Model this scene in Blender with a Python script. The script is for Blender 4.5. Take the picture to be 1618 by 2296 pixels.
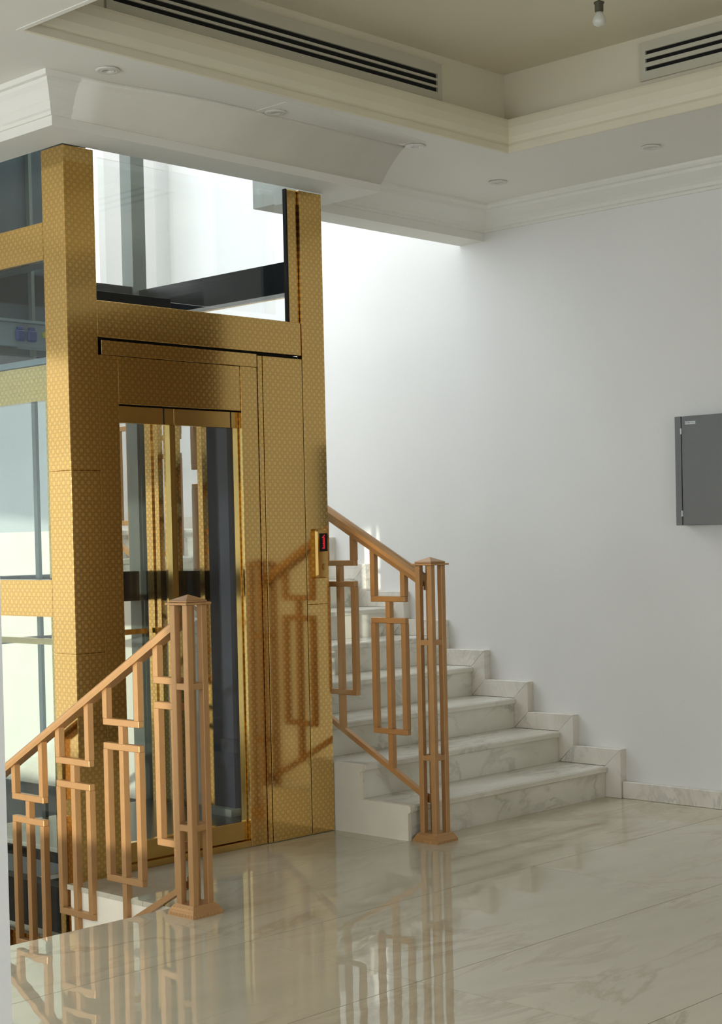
import bpy, bmesh, math, random
from mathutils import Vector, Matrix
random.seed(7)
for o in list(bpy.data.objects): bpy.data.objects.remove(o)
SC = bpy.context.scene
COL = SC.collection

# ------------------------------------------------------------------ camera
cam_d = bpy.data.cameras.new('camera'); cam = bpy.data.objects.new('camera', cam_d); COL.objects.link(cam)
FW = Vector((0.72085456, 0.69264802, -0.02464599)); RT = Vector((0.69229991, -0.72127475, -0.0219902)); UP = Vector((0.033008, 0.00121068, 0.99945435))
M4 = Matrix((RT, UP, -FW)).transposed().to_4x4(); M4.translation = Vector((0, 0, 1.32))
cam.matrix_world = M4
cam_d.sensor_fit = 'VERTICAL'; cam_d.sensor_height = 36.0; cam_d.lens = 3588.006 / 2296 * 36.0
cam_d.shift_y = 147.9 / 2296; cam_d.clip_start = 0.05; cam_d.clip_end = 200
SC.camera = cam

# ------------------------------------------------------------------ world, sun, exposure
W = bpy.data.worlds.new('world'); SC.world = W; W.use_nodes = True
bg = W.node_tree.nodes['Background']; bg.inputs[0].default_value = (0.89, 0.94, 1.0, 1); bg.inputs[1].default_value = 6.0
sun_d = bpy.data.lights.new('sun', 'SUN'); sun_d.energy = 5.5; sun_d.angle = math.radians(0.6); sun_d.color = (1, 0.93, 0.80)
sun = bpy.data.objects.new('sun', sun_d); COL.objects.link(sun)
sun.rotation_euler = Vector((1.0, 0.52, -0.10)).to_track_quat('-Z', 'Y').to_euler()
def portal(name, loc, direction, sx, sy):
    d = bpy.data.lights.new(name, 'AREA'); d.shape = 'RECTANGLE'; d.size = sx; d.size_y = sy; d.cycles.is_portal = True
    o = bpy.data.objects.new(name, d); COL.objects.link(o); o.location = loc
    o.rotation_euler = Vector(direction).to_track_quat('-Z', 'Y').to_euler()
SC.view_settings.view_transform = 'Standard'; SC.view_settings.look = 'None'; SC.view_settings.gamma = 1
SC.view_settings.use_curve_mapping = False
SC.view_settings.exposure = -0.15
SC.cycles.use_denoising = True
SC.cycles.max_bounces = 14; SC.cycles.diffuse_bounces = 8; SC.cycles.glossy_bounces = 6; SC.cycles.transparent_max_bounces = 24
SC.cycles.caustics_reflective = False; SC.cycles.caustics_refractive = False
SC.cycles.sample_clamp_indirect = 8

# ------------------------------------------------------------------ materials
def lin(r, g, b):
    f = lambda c: (c/255/12.92) if c/255 <= 0.04045 else ((c/255+0.055)/1.055)**2.4
    return (f(r), f(g), f(b), 1)
MATS = {}
def mat(name, col, rough=0.5, metal=0.0, spec=0.5, noise=0.0, nscale=6.0, bump=0.0, bscale=60.0):
    m = bpy.data.materials.new(name); m.use_nodes = True; nt = m.node_tree; b = nt.nodes['Principled BSDF']
    b.inputs['Base Color'].default_value = col; b.inputs['Roughness'].default_value = rough
    b.inputs['Metallic'].default_value = metal; b.inputs['Specular IOR Level'].default_value = spec
    geo = nt.nodes.new('ShaderNodeNewGeometry')
    if noise > 0:
        n = nt.nodes.new('ShaderNodeTexNoise'); n.inputs['Scale'].default_value = nscale; n.inputs['Detail'].default_value = 5
        nt.links.new(geo.outputs['Position'], n.inputs['Vector'])
        r = nt.nodes.new('ShaderNodeValToRGB'); r.color_ramp.elements[0].position = 0.3; r.color_ramp.elements[1].position = 0.7
        r.color_ramp.elements[0].color = tuple(c*(1-noise) for c in col[:3]) + (1,)
        r.color_ramp.elements[1].color = tuple(min(1, c*(1+noise*0.5)) for c in col[:3]) + (1,)
        nt.links.new(n.outputs['Fac'], r.inputs['Fac']); nt.links.new(r.outputs['Color'], b.inputs['Base Color'])
    if bump > 0:
        n2 = nt.nodes.new('ShaderNodeTexNoise'); n2.inputs['Scale'].default_value = bscale; n2.inputs['Detail'].default_value = 3
        nt.links.new(geo.outputs['Position'], n2.inputs['Vector'])
        bp = nt.nodes.new('ShaderNodeBump'); bp.inputs['Strength'].default_value = bump; bp.inputs['Distance'].default_value = 0.01
        nt.links.new(n2.outputs['Fac'], bp.inputs['Height']); nt.links.new(bp.outputs['Normal'], b.inputs['Normal'])
    MATS[name] = m
    return m
mat('wall_paint', lin(226, 224, 221), 0.75, noise=0.02, nscale=2.0, bump=0.04, bscale=150)
mat('ceiling_paint', lin(226, 224, 216), 0.8, noise=0.02, nscale=1.5)
mat('cornice_cream', lin(222, 215, 192), 0.6, noise=0.03, nscale=4)
mat('tray_paint', lin(214, 206, 184), 0.8, noise=0.03, nscale=2)
mat('patch_plaster', lin(224, 221, 211), 0.85, noise=0.05, nscale=5)
mat('plaster', lin(240, 230, 210), 0.8, noise=0.05, nscale=7)
mat('bronze', lin(186, 142, 94), 0.34, metal=0.4, noise=0.05, nscale=25, bump=0.02, bscale=400)
mat('black_metal', lin(22, 24, 27), 0.28, metal=0.3, noise=0.3, nscale=9)
mat('black_gap', lin(12, 9, 5), 0.8)
mat('grey_steel', lin(112, 116, 108), 0.5, metal=0.3, noise=0.06)
mat('slate_panel', lin(58, 68, 74), 0.35, noise=0.18, nscale=4)
mat('cabin_grey', lin(150, 158, 160), 0.45)
mat('socket_blue', lin(40, 62, 130), 0.45)
mat('button_yellow', lin(205, 200, 60), 0.4)
mat('cabinet_grey', lin(112, 114, 115), 0.45, noise=0.03, nscale=8)
mat('sticker', lin(205, 212, 216), 0.4)
mat('ink', lin(35, 45, 60), 0.5)
mat('white_metal', lin(205, 203, 195), 0.4)
mat('vent_white', lin(190, 186, 168), 0.5)
mat('vent_dark', lin(9, 9, 8), 0.9)
mat('lens_glass', lin(70, 68, 60), 0.3)
mat('bulb_glass', lin(205, 205, 195), 0.25)
mat('socket_brown', lin(70, 66, 48), 0.5)
mat('dark_wood', lin(84, 58, 36), 0.4, noise=0.3, nscale=12)
mat('tan_wall', lin(196, 174, 140), 0.6)
mat('grout', lin(78, 72, 62), 0.8)
mat('white_frame', lin(236, 236, 232), 0.4)

def marble(name, base, vein, rough, vscale=1.6, vstr=0.6, warm=None, bump=0.0, coat=0.0):
    m = bpy.data.materials.new(name); m.use_nodes = True; nt = m.node_tree; N = nt.nodes; L = nt.links; b = N['Principled BSDF']
    geo = N.new('ShaderNodeNewGeometry'); oi = N.new('ShaderNodeObjectInfo')
    mul = N.new('ShaderNodeVectorMath'); mul.operation = 'SCALE'; mul.inputs[0].default_value = (17, 31, 23); L.new(oi.outputs['Random'], mul.inputs['Scale'])
    add = N.new('ShaderNodeVectorMath'); L.new(geo.outputs['Position'], add.inputs[0]); L.new(mul.outputs[0], add.inputs[1])
    rot = N.new('ShaderNodeMapping'); rot.inputs['Rotation'].default_value = (0.2, 0.3, 0.9); rot.inputs['Scale'].default_value = (1.0, 3.2, 1.6); L.new(add.outputs[0], rot.inputs['Vector'])
    n1 = N.new('ShaderNodeTexNoise'); n1.inputs['Scale'].default_value = vscale; n1.inputs['Detail'].default_value = 9; n1.inputs['Roughness'].default_value = 0.62; n1.inputs['Distortion'].default_value = 1.2
    L.new(rot.outputs[0], n1.inputs['Vector'])
    sub = N.new('ShaderNodeMath'); sub.operation = 'SUBTRACT'; sub.inputs[1].default_value = 0.5; L.new(n1.outputs['Fac'], sub.inputs[0])
    ab = N.new('ShaderNodeMath'); ab.operation = 'ABSOLUTE'; L.new(sub.outputs[0], ab.inputs[0])
    r1 = N.new('ShaderNodeValToRGB'); r1.color_ramp.elements[0].position = 0.0; r1.color_ramp.elements[0].color = (1, 1, 1, 1); r1.color_ramp.elements[1].position = 0.045; r1.color_ramp.elements[1].color = (0, 0, 0, 1)
    L.new(ab.outputs[0], r1.inputs['Fac'])
    n2 = N.new('ShaderNodeTexNoise'); n2.inputs['Scale'].default_value = vscale*0.9; n2.inputs['Detail'].default_value = 4; L.new(add.outputs[0], n2.inputs['Vector'])
    r2 = N.new('ShaderNodeValToRGB'); r2.color_ramp.elements[0].position = 0.42; r2.color_ramp.elements[0].color = (0, 0, 0, 1); r2.color_ramp.elements[1].position = 0.66; r2.color_ramp.elements[1].color = (1, 1, 1, 1)
    L.new(n2.outputs['Fac'], r2.inputs['Fac'])
    mm = N.new('ShaderNodeMath'); mm.operation = 'MULTIPLY'; L.new(r1.outputs['Color'], mm.inputs[0]); L.new(r2.outputs['Color'], mm.inputs[1])
    m2 = N.new('ShaderNodeMath'); m2.operation = 'MULTIPLY'; m2.inputs[1].default_value = vstr; L.new(mm.outputs[0], m2.inputs[0])
    base_mix = N.new('ShaderNodeMixRGB'); base_mix.inputs[1].default_value = base; base_mix.inputs[2].default_value = warm or tuple(c*0.86 for c in base[:3])+(1,)
    n3 = N.new('ShaderNodeTexNoise'); n3.inputs['Scale'].default_value = 2.3; n3.inputs['Detail'].default_value = 6; L.new(rot.outputs[0], n3.inputs['Vector'])
    r3 = N.new('ShaderNodeValToRGB'); r3.color_ramp.elements[0].position = 0.4; r3.color_ramp.elements[1].position = 0.72; L.new(n3.outputs['Fac'], r3.inputs['Fac'])
    L.new(r3.outputs['Color'], base_mix.inputs[0])
    mx = N.new('ShaderNodeMixRGB'); mx.inputs[2].default_value = vein; L.new(base_mix.outputs[0], mx.inputs[1]); L.new(m2.outputs[0], mx.inputs[0])
    L.new(mx.outputs[0], b.inputs['Base Color']); b.inputs['Roughness'].default_value = rough
    b.inputs['IOR'].default_value = 1.55
    if bump > 0:
        nb = N.new('ShaderNodeTexNoise'); nb.inputs['Scale'].default_value = 12; nb.inputs['Detail'].default_value = 0; L.new(geo.outputs['Position'], nb.inputs['Vector'])
        bp = N.new('ShaderNodeBump'); bp.inputs['Strength'].default_value = bump; bp.inputs['Distance'].default_value = 0.004; L.new(nb.outputs['Fac'], bp.inputs['Height']); L.new(bp.outputs['Normal'], b.inputs['Normal'])
    MATS[name] = m
marble('floor_marble', lin(204, 195, 174), lin(156, 138, 110), 0.0, 0.9, 0.5, lin(197, 189, 167), bump=0.05)
marble('stair_marble', lin(222, 218, 207), lin(146, 145, 132), 0.2, 2.3, 0.7, lin(202, 198, 182))
marble('skirt_marble', lin(224, 218, 208), lin(158, 160, 158), 0.25, 1.9, 0.5, lin(212, 204, 190))

def gold(name, col, r_line, r_cell, cell_gain=1.12, freq=30.0):
    m = bpy.data.materials.new(name); m.use_nodes = True; nt = m.node_tree; N = nt.nodes; L = nt.links; b = N['Principled BSDF']
    geo = N.new('ShaderNodeNewGeometry'); sep = N.new('ShaderNodeSeparateXYZ'); L.new(geo.outputs['Position'], sep.inputs[0])
    u = N.new('ShaderNodeMath'); L.new(sep.outputs['X'], u.inputs[0]); L.new(sep.outputs['Y'], u.inputs[1])
    cmb = N.new('ShaderNodeCombineXYZ'); L.new(u.outputs[0], cmb.inputs[0]); L.new(sep.outputs['Z'], cmb.inputs[1])
    # straight line families at 0, 45, 90 and 135 degrees, set so that they cross as eight-pointed stars
    tot = None; P = 1.0/freq; rr = 0.29
    for dx, dz, off, sc in ((1, 0, rr, 1.0), (0, 1, rr, 1.0), (1, 1, rr*1.4142, 0.7071), (1, -1, rr*1.4142, 0.7071)):
        d = N.new('ShaderNodeVectorMath'); d.operation = 'DOT_PRODUCT'; d.inputs[1].default_value = (dx/P, dz/P, 0); L.new(cmb.outputs[0], d.inputs[0])
        fr = N.new('ShaderNodeMath'); fr.operation = 'FRACT'; L.new(d.outputs['Value'], fr.inputs[0])
        sb = N.new('ShaderNodeMath'); sb.operation = 'SUBTRACT'; sb.inputs[1].default_value = 0.5; L.new(fr.outputs[0], sb.inputs[0])
        a1 = N.new('ShaderNodeMath'); a1.operation = 'ABSOLUTE'; L.new(sb.outputs[0], a1.inputs[0])
        s2 = N.new('ShaderNodeMath'); s2.operation = 'SUBTRACT'; s2.inputs[1].default_value = 0.5-off; L.new(a1.outputs[0], s2.inputs[0])
        a2 = N.new('ShaderNodeMath'); a2.operation = 'ABSOLUTE'; L.new(s2.outputs[0], a2.inputs[0])
        c = N.new('ShaderNodeMath'); c.operation = 'MULTIPLY'; c.inputs[1].default_value = sc; L.new(a2.outputs[0], c.inputs[0])
        if tot is None: tot = c
        else:
            mn = N.new('ShaderNodeMath'); mn.operation = 'MINIMUM'; L.new(tot.outputs[0], mn.inputs[0]); L.new(c.outputs[0], mn.inputs[1]); tot = mn
    rp = N.new('ShaderNodeValToRGB'); rp.color_ramp.elements[0].position = 0.015; rp.color_ramp.elements[1].position = 0.045; L.new(tot.outputs[0], rp.inputs['Fac'])
    mx = N.new('ShaderNodeMixRGB'); mx.inputs[1].default_value = tuple(c*0.80 for c in col[:3])+(1,); mx.inputs[2].default_value = tuple(min(1, c*cell_gain) for c in col[:3])+(1,)
    L.new(rp.outputs['Color'], mx.inputs[0]); L.new(mx.outputs[0], b.inputs['Base Color'])
    mr = N.new('ShaderNodeMapRange'); mr.inputs['To Min'].default_value = r_line; mr.inputs['To Max'].default_value = r_cell; L.new(rp.outputs['Color'], mr.inputs['Value'])
    L.new(mr.outputs[0], b.inputs['Roughness']); b.inputs['Metallic'].default_value = 1.0
    MATS[name] = m
gold('gold', (0.74, 0.49, 0.18, 1), 0.085, 0.13, freq=32.0)
mat('gold_plain', (0.68, 0.44, 0.15, 1), 0.16, metal=1.0, noise=0.10, nscale=5)

def glass(name, tint, refl):
    m = bpy.data.materials.new(name); m.use_nodes = True; nt = m.node_tree; N = nt.nodes; L = nt.links
    for n in list(N): N.remove(n)
    out = N.new('ShaderNodeOutputMaterial'); t = N.new('ShaderNodeBsdfTransparent'); t.inputs[0].default_value = tint
    g = N.new('ShaderNodeBsdfGlossy'); g.inputs['Roughness'].default_value = 0.0; g.inputs['Color'].default_value = (1, 1, 1, 1)
    lw = N.new('ShaderNodeLayerWeight'); lw.inputs['Blend'].default_value = 0.5
    pw = N.new('ShaderNodeMath'); pw.operation = 'POWER'; pw.inputs[1].default_value = 5; L.new(lw.outputs['Facing'], pw.inputs[0])
    mu = N.new('ShaderNodeMath'); mu.operation = 'MULTIPLY_ADD'; mu.inputs[1].default_value = 0.9*refl; mu.inputs[2].default_value = 0.04*refl; L.new(pw.outputs[0], mu.inputs[0])
    mx = N.new('ShaderNodeMixShader'); L.new(mu.outputs[0], mx.inputs[0]); L.new(t.outputs[0], mx.inputs[1]); L.new(g.outputs[0], mx.inputs[2]); L.new(mx.outputs[0], out.inputs[0])
    MATS[name] = m
glass('glass', (0.975, 0.985, 0.985, 1), 1.0)
glass('window_glass', (0.97, 0.985, 0.985, 1), 0.4)
glass('side_tint', (0.84, 0.905, 0.92, 1), 1.0)
glass('tinted_glass', (0.50, 0.49, 0.46, 1), 0.6)  # dims the sky behind the added back window
mat('navy_panel', lin(30, 33, 44), 0.3, spec=0.25, noise=0.2, nscale=30)
m = mat('led_red', (0.9, 0.02, 0.03, 1), 0.5); b = m.node_tree.nodes['Principled BSDF']; b.inputs['Emission Color'].default_value = (1, 0.03, 0.05, 1); b.inputs['Emission Strength'].default_value = 0.5

# unpainted filler on the soffit: feathered out to the paint on two sides, ragged on the right
m = mat('filler_stain', lin(226, 224, 216), 0.85); nt = m.node_tree; N = nt.nodes; L = nt.links
geo = N.new('ShaderNodeNewGeometry'); sep = N.new('ShaderNodeSeparateXYZ'); L.new(geo.outputs['Position'], sep.inputs[0])
fx = N.new('ShaderNodeMapRange'); fx.interpolation_type = 'SMOOTHSTEP'; fx.inputs['From Min'].default_value = 4.45; fx.inputs['From Max'].default_value = 5.15; L.new(sep.outputs['X'], fx.inputs['Value'])
fy = N.new('ShaderNodeMapRange'); fy.interpolation_type = 'SMOOTHSTEP'; fy.inputs['From Min'].default_value = 4.59; fy.inputs['From Max'].default_value = 4.70; L.new(sep.outputs['Y'], fy.inputs['Value'])
mu = N.new('ShaderNodeMath'); mu.operation = 'MULTIPLY'; L.new(fx.outputs[0], mu.inputs[0]); L.new(fy.outputs[0], mu.inputs[1])
mx = N.new('ShaderNodeMixRGB'); mx.inputs[1].default_value = lin(226, 224, 216); mx.inputs[2].default_value = lin(204, 201, 190); L.new(mu.outputs[0], mx.inputs[0]); L.new(mx.outputs[0], N['Principled BSDF'].inputs['Base Color'])

# ------------------------------------------------------------------ mesh helpers
def wloc(p):
    v = Vector((0, 0, 0))
    while p is not None: v = v + p.location; p = p.parent
    return v
def link(name, me, mt, parent, centre):
    me.materials.append(MATS[mt]); o = bpy.data.objects.new(name, me); COL.objects.link(o)
    o.location = Vector(centre) - (wloc(parent) if parent else Vector((0, 0, 0)))
    if parent: o.parent = parent
    return o
def from_bm(name, bm, mt, parent=None, smooth=False):
    bmesh.ops.recalc_face_normals(bm, faces=bm.faces[:])
    xs = [v.co for v in bm.verts]
    c = Vector(((min(v.x for v in xs)+max(v.x for v in xs))/2, (min(v.y for v in xs)+max(v.y for v in xs))/2, min(v.z for v in xs)))
    bmesh.ops.translate(bm, verts=bm.verts[:], vec=-c)
    me = bpy.data.meshes.new(name); bm.to_mesh(me); bm.free()
    if smooth:
        for p in me.polygons: p.use_smooth = True
    return link(name, me, mt, parent, c)
def bm_box(bm, x0, x1, y0, y1, z0, z1, bev=0.0):
    x0, x1 = sorted((x0, x1)); y0, y1 = sorted((y0, y1)); z0, z1 = sorted((z0, z1))
    r = bmesh.ops.create_cube(bm, size=1.0)
    for v in r['verts']:
        v.co = Vector((x0 if v.co.x < 0 else x1, y0 if v.co.y < 0 else y1, z0 if v.co.z < 0 else z1))
    if bev > 0:
        es = list({e for v in r['verts'] for e in v.link_edges})
        bmesh.ops.bevel(bm, geom=es, offset=bev, segments=1, affect='EDGES')
def box(name, x0, x1, y0, y1, z0, z1, mt, parent=None, bev=0.0):
    bm = bmesh.new(); bm_box(bm, x0, x1, y0, y1, z0, z1, bev); return from_bm(name, bm, mt, parent)
def boxes(name, lst, mt, parent=None, bev=0.0):
    bm = bmesh.new()
    for b in lst: bm_box(bm, *b, bev)
    return from_bm(name, bm, mt, parent)
def prism_yz(name, poly, x0, x1, mt, parent=None, bev=0.0, smooth=False):      # polygon in Y,Z extruded along X
    bm = bmesh.new(); a = [bm.verts.new((x0, y, z)) for y, z in poly]; b = [bm.verts.new((x1, y, z)) for y, z in poly]; n = len(poly)
    bm.faces.new(a); bm.faces.new(b[::-1])
    for i in range(n): bm.faces.new((a[i], b[i], b[(i+1) % n], a[(i+1) % n]))
    if bev > 0: bmesh.ops.bevel(bm, geom=bm.edges[:], offset=bev, segments=1, affect='EDGES')
    return from_bm(name, bm, mt, parent, smooth)
def sweep_line(name, prof, A, B, mt, parent=None, smooth=False):               # profile (x, z offsets) along a line in the Y,Z plane with upright ends
    bm = bmesh.new(); n = len(prof)
    a = [bm.verts.new((A[0]+px, A[1], A[2]+pz)) for px, pz in prof]; b = [bm.verts.new((B[0]+px, B[1], B[2]+pz)) for px, pz in prof]
    bm.faces.new(a); bm.faces.new(b[::-1])
    for i in range(n): bm.faces.new((a[i], b[i], b[(i+1) % n], a[(i+1) % n]))
    return from_bm(name, bm, mt, parent, smooth)
def sweep_path(name, path, prof, side, mt, parent=None):
    """profile (offset, z) carried along a horizontal polyline with mitres; offset goes to the left (+1) or right (-1) of travel"""
    bm = bmesh.new(); P = [Vector(p) for p in path]; rings = []
    for i, p in enumerate(P):
        d0 = (P[i]-P[i-1]).normalized() if i > 0 else None; d1 = (P[i+1]-P[i]).normalized() if i < len(P)-1 else None
        if d0 is None: d0 = d1
        if d1 is None: d1 = d0
        n0 = Vector((-d0.y, d0.x))*side; n1 = Vector((-d1.y, d1.x))*side
        mdir = (n0+n1); mdir = mdir/ (1+n0.dot(n1))
        rings.append([bm.verts.new((p.x+mdir.x*o, p.y+mdir.y*o, z)) for o, z in prof])
    n = len(prof)
    for i in range(len(rings)-1):
        for k in range(n):
            bm.faces.new((rings[i][k], rings[i+1][k], rings[i+1][(k+1) % n], rings[i][(k+1) % n]))
    bm.faces.new(rings[0]); bm.faces.new(rings[-1][::-1])
    return from_bm(name, bm, mt, parent)
def cyl(name, c, r, h, mt, parent=None, seg=24, axis='Z', r2=None):
    bm = bmesh.new(); bmesh.ops.create_cone(bm, cap_ends=True, segments=seg, radius1=r, radius2=r if r2 is None else r2, depth=h)
    if axis == 'X': bmesh.ops.rotate(bm, verts=bm.verts[:], matrix=Matrix.Rotation(math.pi/2, 3, 'Y'))
    if axis == 'Y': bmesh.ops.rotate(bm, verts=bm.verts[:], matrix=Matrix.Rotation(math.pi/2, 3, 'X'))
    bmesh.ops.translate(bm, verts=bm.verts[:], vec=Vector(c)); return from_bm(name, bm, mt, parent)
def lathe(name, prof, c, mt, parent=None, seg=28, smooth=True):
    bm = bmesh.new(); rings = []
    for r, z in prof:
        rings.append([bm.verts.new((c[0]+r*math.cos(2*math.pi*k/seg), c[1]+r*math.sin(2*math.pi*k/seg), c[2]+z)) for k in range(seg)])
    for i in range(len(rings)-1):
        for k in range(seg): bm.faces.new((rings[i][k], rings[i][(k+1) % seg], rings[i+1][(k+1) % seg], rings[i+1][k]))
    if prof[0][0] > 1e-4: bm.faces.new(rings[0])
    if prof[-1][0] > 1e-4: bm.faces.new(rings[-1])
    bmesh.ops.remove_doubles(bm, verts=bm.verts[:], dist=1e-6)
    return from_bm(name, bm, mt, parent, smooth)
def thing(name, label, cat, loc, group=None):
    o = bpy.data.objects.new(name, None); COL.objects.link(o); o.location = loc; o.empty_display_size = 0.1
    o['label'] = label; o['category'] = cat
    if group: o['group'] = group
    return o
def struct(o, label=None):
    o['kind'] = 'structure'
    if label: o['label'] = label
    return o
def sroot(name, loc):
    o = bpy.data.objects.new(name, None); COL.objects.link(o); o.location = loc; o.empty_display_size = 0.1; o['kind'] = 'structure'; return o
def copy_part(src, parent, loc):
    c = src.copy(); COL.objects.link(c); c.parent = parent; c.location = Vector(loc) - wloc(parent); return c
def text_mesh(name, body, size, mt, parent, mw):
    cu = bpy.data.curves.new(name, 'FONT'); cu.body = body; cu.size = size; cu.extrude = 0.0003; cu.align_x = 'CENTER'; cu.align_y = 'CENTER'
    to = bpy.data.objects.new(name+'_tmp', cu); COL.objects.link(to); dg = bpy.context.evaluated_depsgraph_get(); dg.update()
    me = bpy.data.meshes.new_from_object(to.evaluated_get(dg)); bpy.data.objects.remove(to)
    me.transform(mw.to_3x3().to_4x4()); me.materials.clear()
    return link(name, me, mt, parent, mw.translation)

# ------------------------------------------------------------------ key dimensions (metres)
XW = 6.64                   # right wall
ZS = 3.046                  # soffit
X0, X3, YL = 3.711, 5.114, 5.112    # lift: left, right, front
YB = 6.40                   # lift back
R, T, YS, XS = 0.1552, 0.2865, 4.663, 5.119   # stair riser, tread, first riser, left end
NST = 9
YLAND = YS + (NST-1)*T
YBK = 8.03                  # back wall of the stairwell

# ------------------------------------------------------------------ floor
floor = struct(boxes('floor', [(-1.2, 3.67, -2.5, 4.5, -0.22, -0.021), (3.67, XW, -2.5, 4.67, -0.22, -0.021), (3.67, 5.119, 4.67, 5.13, -0.22, -0.021), (-1.2, 2.25, 4.5, YBK, -0.22, -0.021)], 'plaster'))
TX, TY = 1.52, 0.75
boxes('grout_bed', [(-1.2, 3.65, -2.5, 4.49, -0.02, -0.0008), (3.665, XW-0.03, -2.5, 4.66, -0.02, -0.0008), (3.665, 5.119, 4.66, 5.13, -0.02, -0.0008), (-1.2, 2.24, 4.49, YBK, -0.02, -0.0008)], 'grout', floor)
regions = [(-1.2, 3.66, -2.5, 4.5), (3.66, XW-0.03, -2.5, 4.67), (3.66, 5.119, 4.67, 5.14), (-1.2, 2.25, 4.5, YBK)]
gx = [3.51+TX*k for k in range(-4, 4)]; gy = [3.17+TY*k for k in range(-8, 8)]
for i in range(len(gx)-1):
    for j in range(len(gy)-1):
        bs = []
        for (a, b_, c, d) in regions:
            x0 = max(gx[i], a); x1 = min(gx[i+1], b_); y0 = max(gy[j], c); y1 = min(gy[j+1], d)
            if x1-x0 > 0.02 and y1-y0 > 0.02:
                g = 0.0014
                bs.append((x0+(g if x0 == gx[i] else 0), x1-(g if x1 == gx[i+1] else 0), y0+(g if y0 == gy[j] else 0), y1-(g if y1 == gy[j+1] else 0), -0.020, 0.0))
        if bs: boxes('floor_tile', bs, 'floor_marble', floor)

# ------------------------------------------------------------------ walls and windows
def wall_x(name, x0, x1, y0, y1, z0, z1, holes, mt='wall_paint'):              # wall standing in the Y direction, holes (ya,yb,za,zb)
    ys = sorted({y0, y1, *[h[0] for h in holes], *[h[1] for h in holes]}); zs_ = sorted({z0, z1, *[h[2] for h in holes], *[h[3] for h in holes]}); L = []
    for i in range(len(ys)-1):
        for j in range(len(zs_)-1):
            cy, cz = (ys[i]+ys[i+1])/2, (zs_[j]+zs_[j+1])/2
            if not any(h[0] < cy < h[1] and h[2] < cz < h[3] for h in holes): L.append((x0, x1, ys[i], ys[i+1], zs_[j], zs_[j+1]))
    return struct(boxes(name, L, mt))
def wall_y(name, y0, y1, x0, x1, z0, z1, holes, mt='wall_paint'):
    xs = sorted({x0, x1, *[h[0] for h in holes], *[h[1] for h in holes]}); zs_ = sorted({z0, z1, *[h[2] for h in holes], *[h[3] for h in holes]}); L = []
    for i in range(len(xs)-1):
        for j in range(len(zs_)-1):
            cx, cz = (xs[i]+xs[i+1])/2, (zs_[j]+zs_[j+1])/2
            if not any(h[0] < cx < h[1] and h[2] < cz < h[3] for h in holes): L.append((xs[i], xs[i+1], y0, y1, zs_[j], zs_[j+1]))
    return struct(boxes(name, L, mt))
ZT = 6.5
wall_x('wall_right', XW, XW+0.2, -2.7, YBK+0.2, -2.8, ZT, [(0.7, 2.70, 0.0, 2.9)])
WB = (3.3, 6.12, 2.35, 6.2)
WB2 = (-0.9, 2.6, 0.0, 2.5)
wall_y('wall_back', YBK, YBK+0.2, -1.4, XW, -2.8, ZT, [WB, WB2])
WL = (1.84, 7.85, 0.62, 2.2)
wall_x('wall_left', -1.4, -1.2, -2.7, YBK, -2.8, ZT, [WL])
WF = (0.2, 2.6, 0.6, 2.6)
wall_y('wall_front', -2.7, -2.5, -1.2, XW, -0.25, 3.7, [WF])
wall_y('wall_partition', 1.44, 1.58, -1.2, 0.951, 0.0, ZS, [])
def window(name, axis, plane, hole, portal_dir, bars, gl='window_glass'):
    root = sroot(name, (0, 0, 0)); a0, a1, z0, z1 = hole; f = 0.05
    if axis == 'y':
        fr = [(a0, a0+f, plane-0.02, plane+0.06, z0, z1), (a1-f, a1, plane-0.02, plane+0.06, z0, z1), (a0+f, a1-f, plane-0.02, plane+0.06, z0, z0+f), (a0+f, a1-f, plane-0.02, plane+0.06, z1-f, z1)]
    else:
        fr = [(plane-0.06, plane+0.02, a0, a0+f, z0, z1), (plane-0.06, plane+0.02, a1-f, a1, z0, z1), (plane-0.06, plane+0.02, a0+f, a1-f, z0, z0+f), (plane-0.06, plane+0.02, a0+f, a1-f, z1-f, z1)]
    boxes('window_frame', fr, 'white_frame', root)
    n = bars; w = (a1-a0-2*f)/n
    for k in range(n):
        s0 = a0+f+k*w; s1 = s0+w
        if k > 0:
            if axis == 'y': box('mullion', s0-0.02, s0+0.02, plane, plane+0.05, z0+f, z1-f, 'white_frame', root)
            else: box('mullion', plane-0.05, plane, s0-0.02, s0+0.02, z0+f, z1-f, 'white_frame', root)
        e = 0.02
        if axis == 'y': box('pane', s0+(e if k else 0), s1-(e if k < n-1 else 0), plane+0.02, plane+0.026, z0+f, z1-f, gl, root)
        else: box('pane', plane-0.026, plane-0.02, s0+(e if k else 0), s1-(e if k < n-1 else 0), z0+f, z1-f, gl, root)
    off = 0.16
    c = ((a0+a1)/2, (z0+z1)/2)
    if axis == 'y':
        s = 1 if portal_dir[1] < 0 else -1
        portal('portal', (c[0], plane+s*off, c[1]), portal_dir, a1-a0, z1-z0)
    else: portal('portal', (plane-off, c[0], c[1]), portal_dir, z1-z0 if False else a1-a0, z1-z0)
    return root
window('window_1', 'y', YBK, WB, (0, -1, 0), 3)
window('window_added_back', 'y', YBK, WB2, (0, -1, 0), 3, 'tinted_glass')  # unseen window, added so the lift's gold left side mirrors bright sky
window('window_2', 'x', -1.2, WL, (1, 0, 0), 3)
wf = window('window_added_front', 'y', -2.56, WF, (0, 1, 0), 2)  # added behind the camera for soft light from the front
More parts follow.
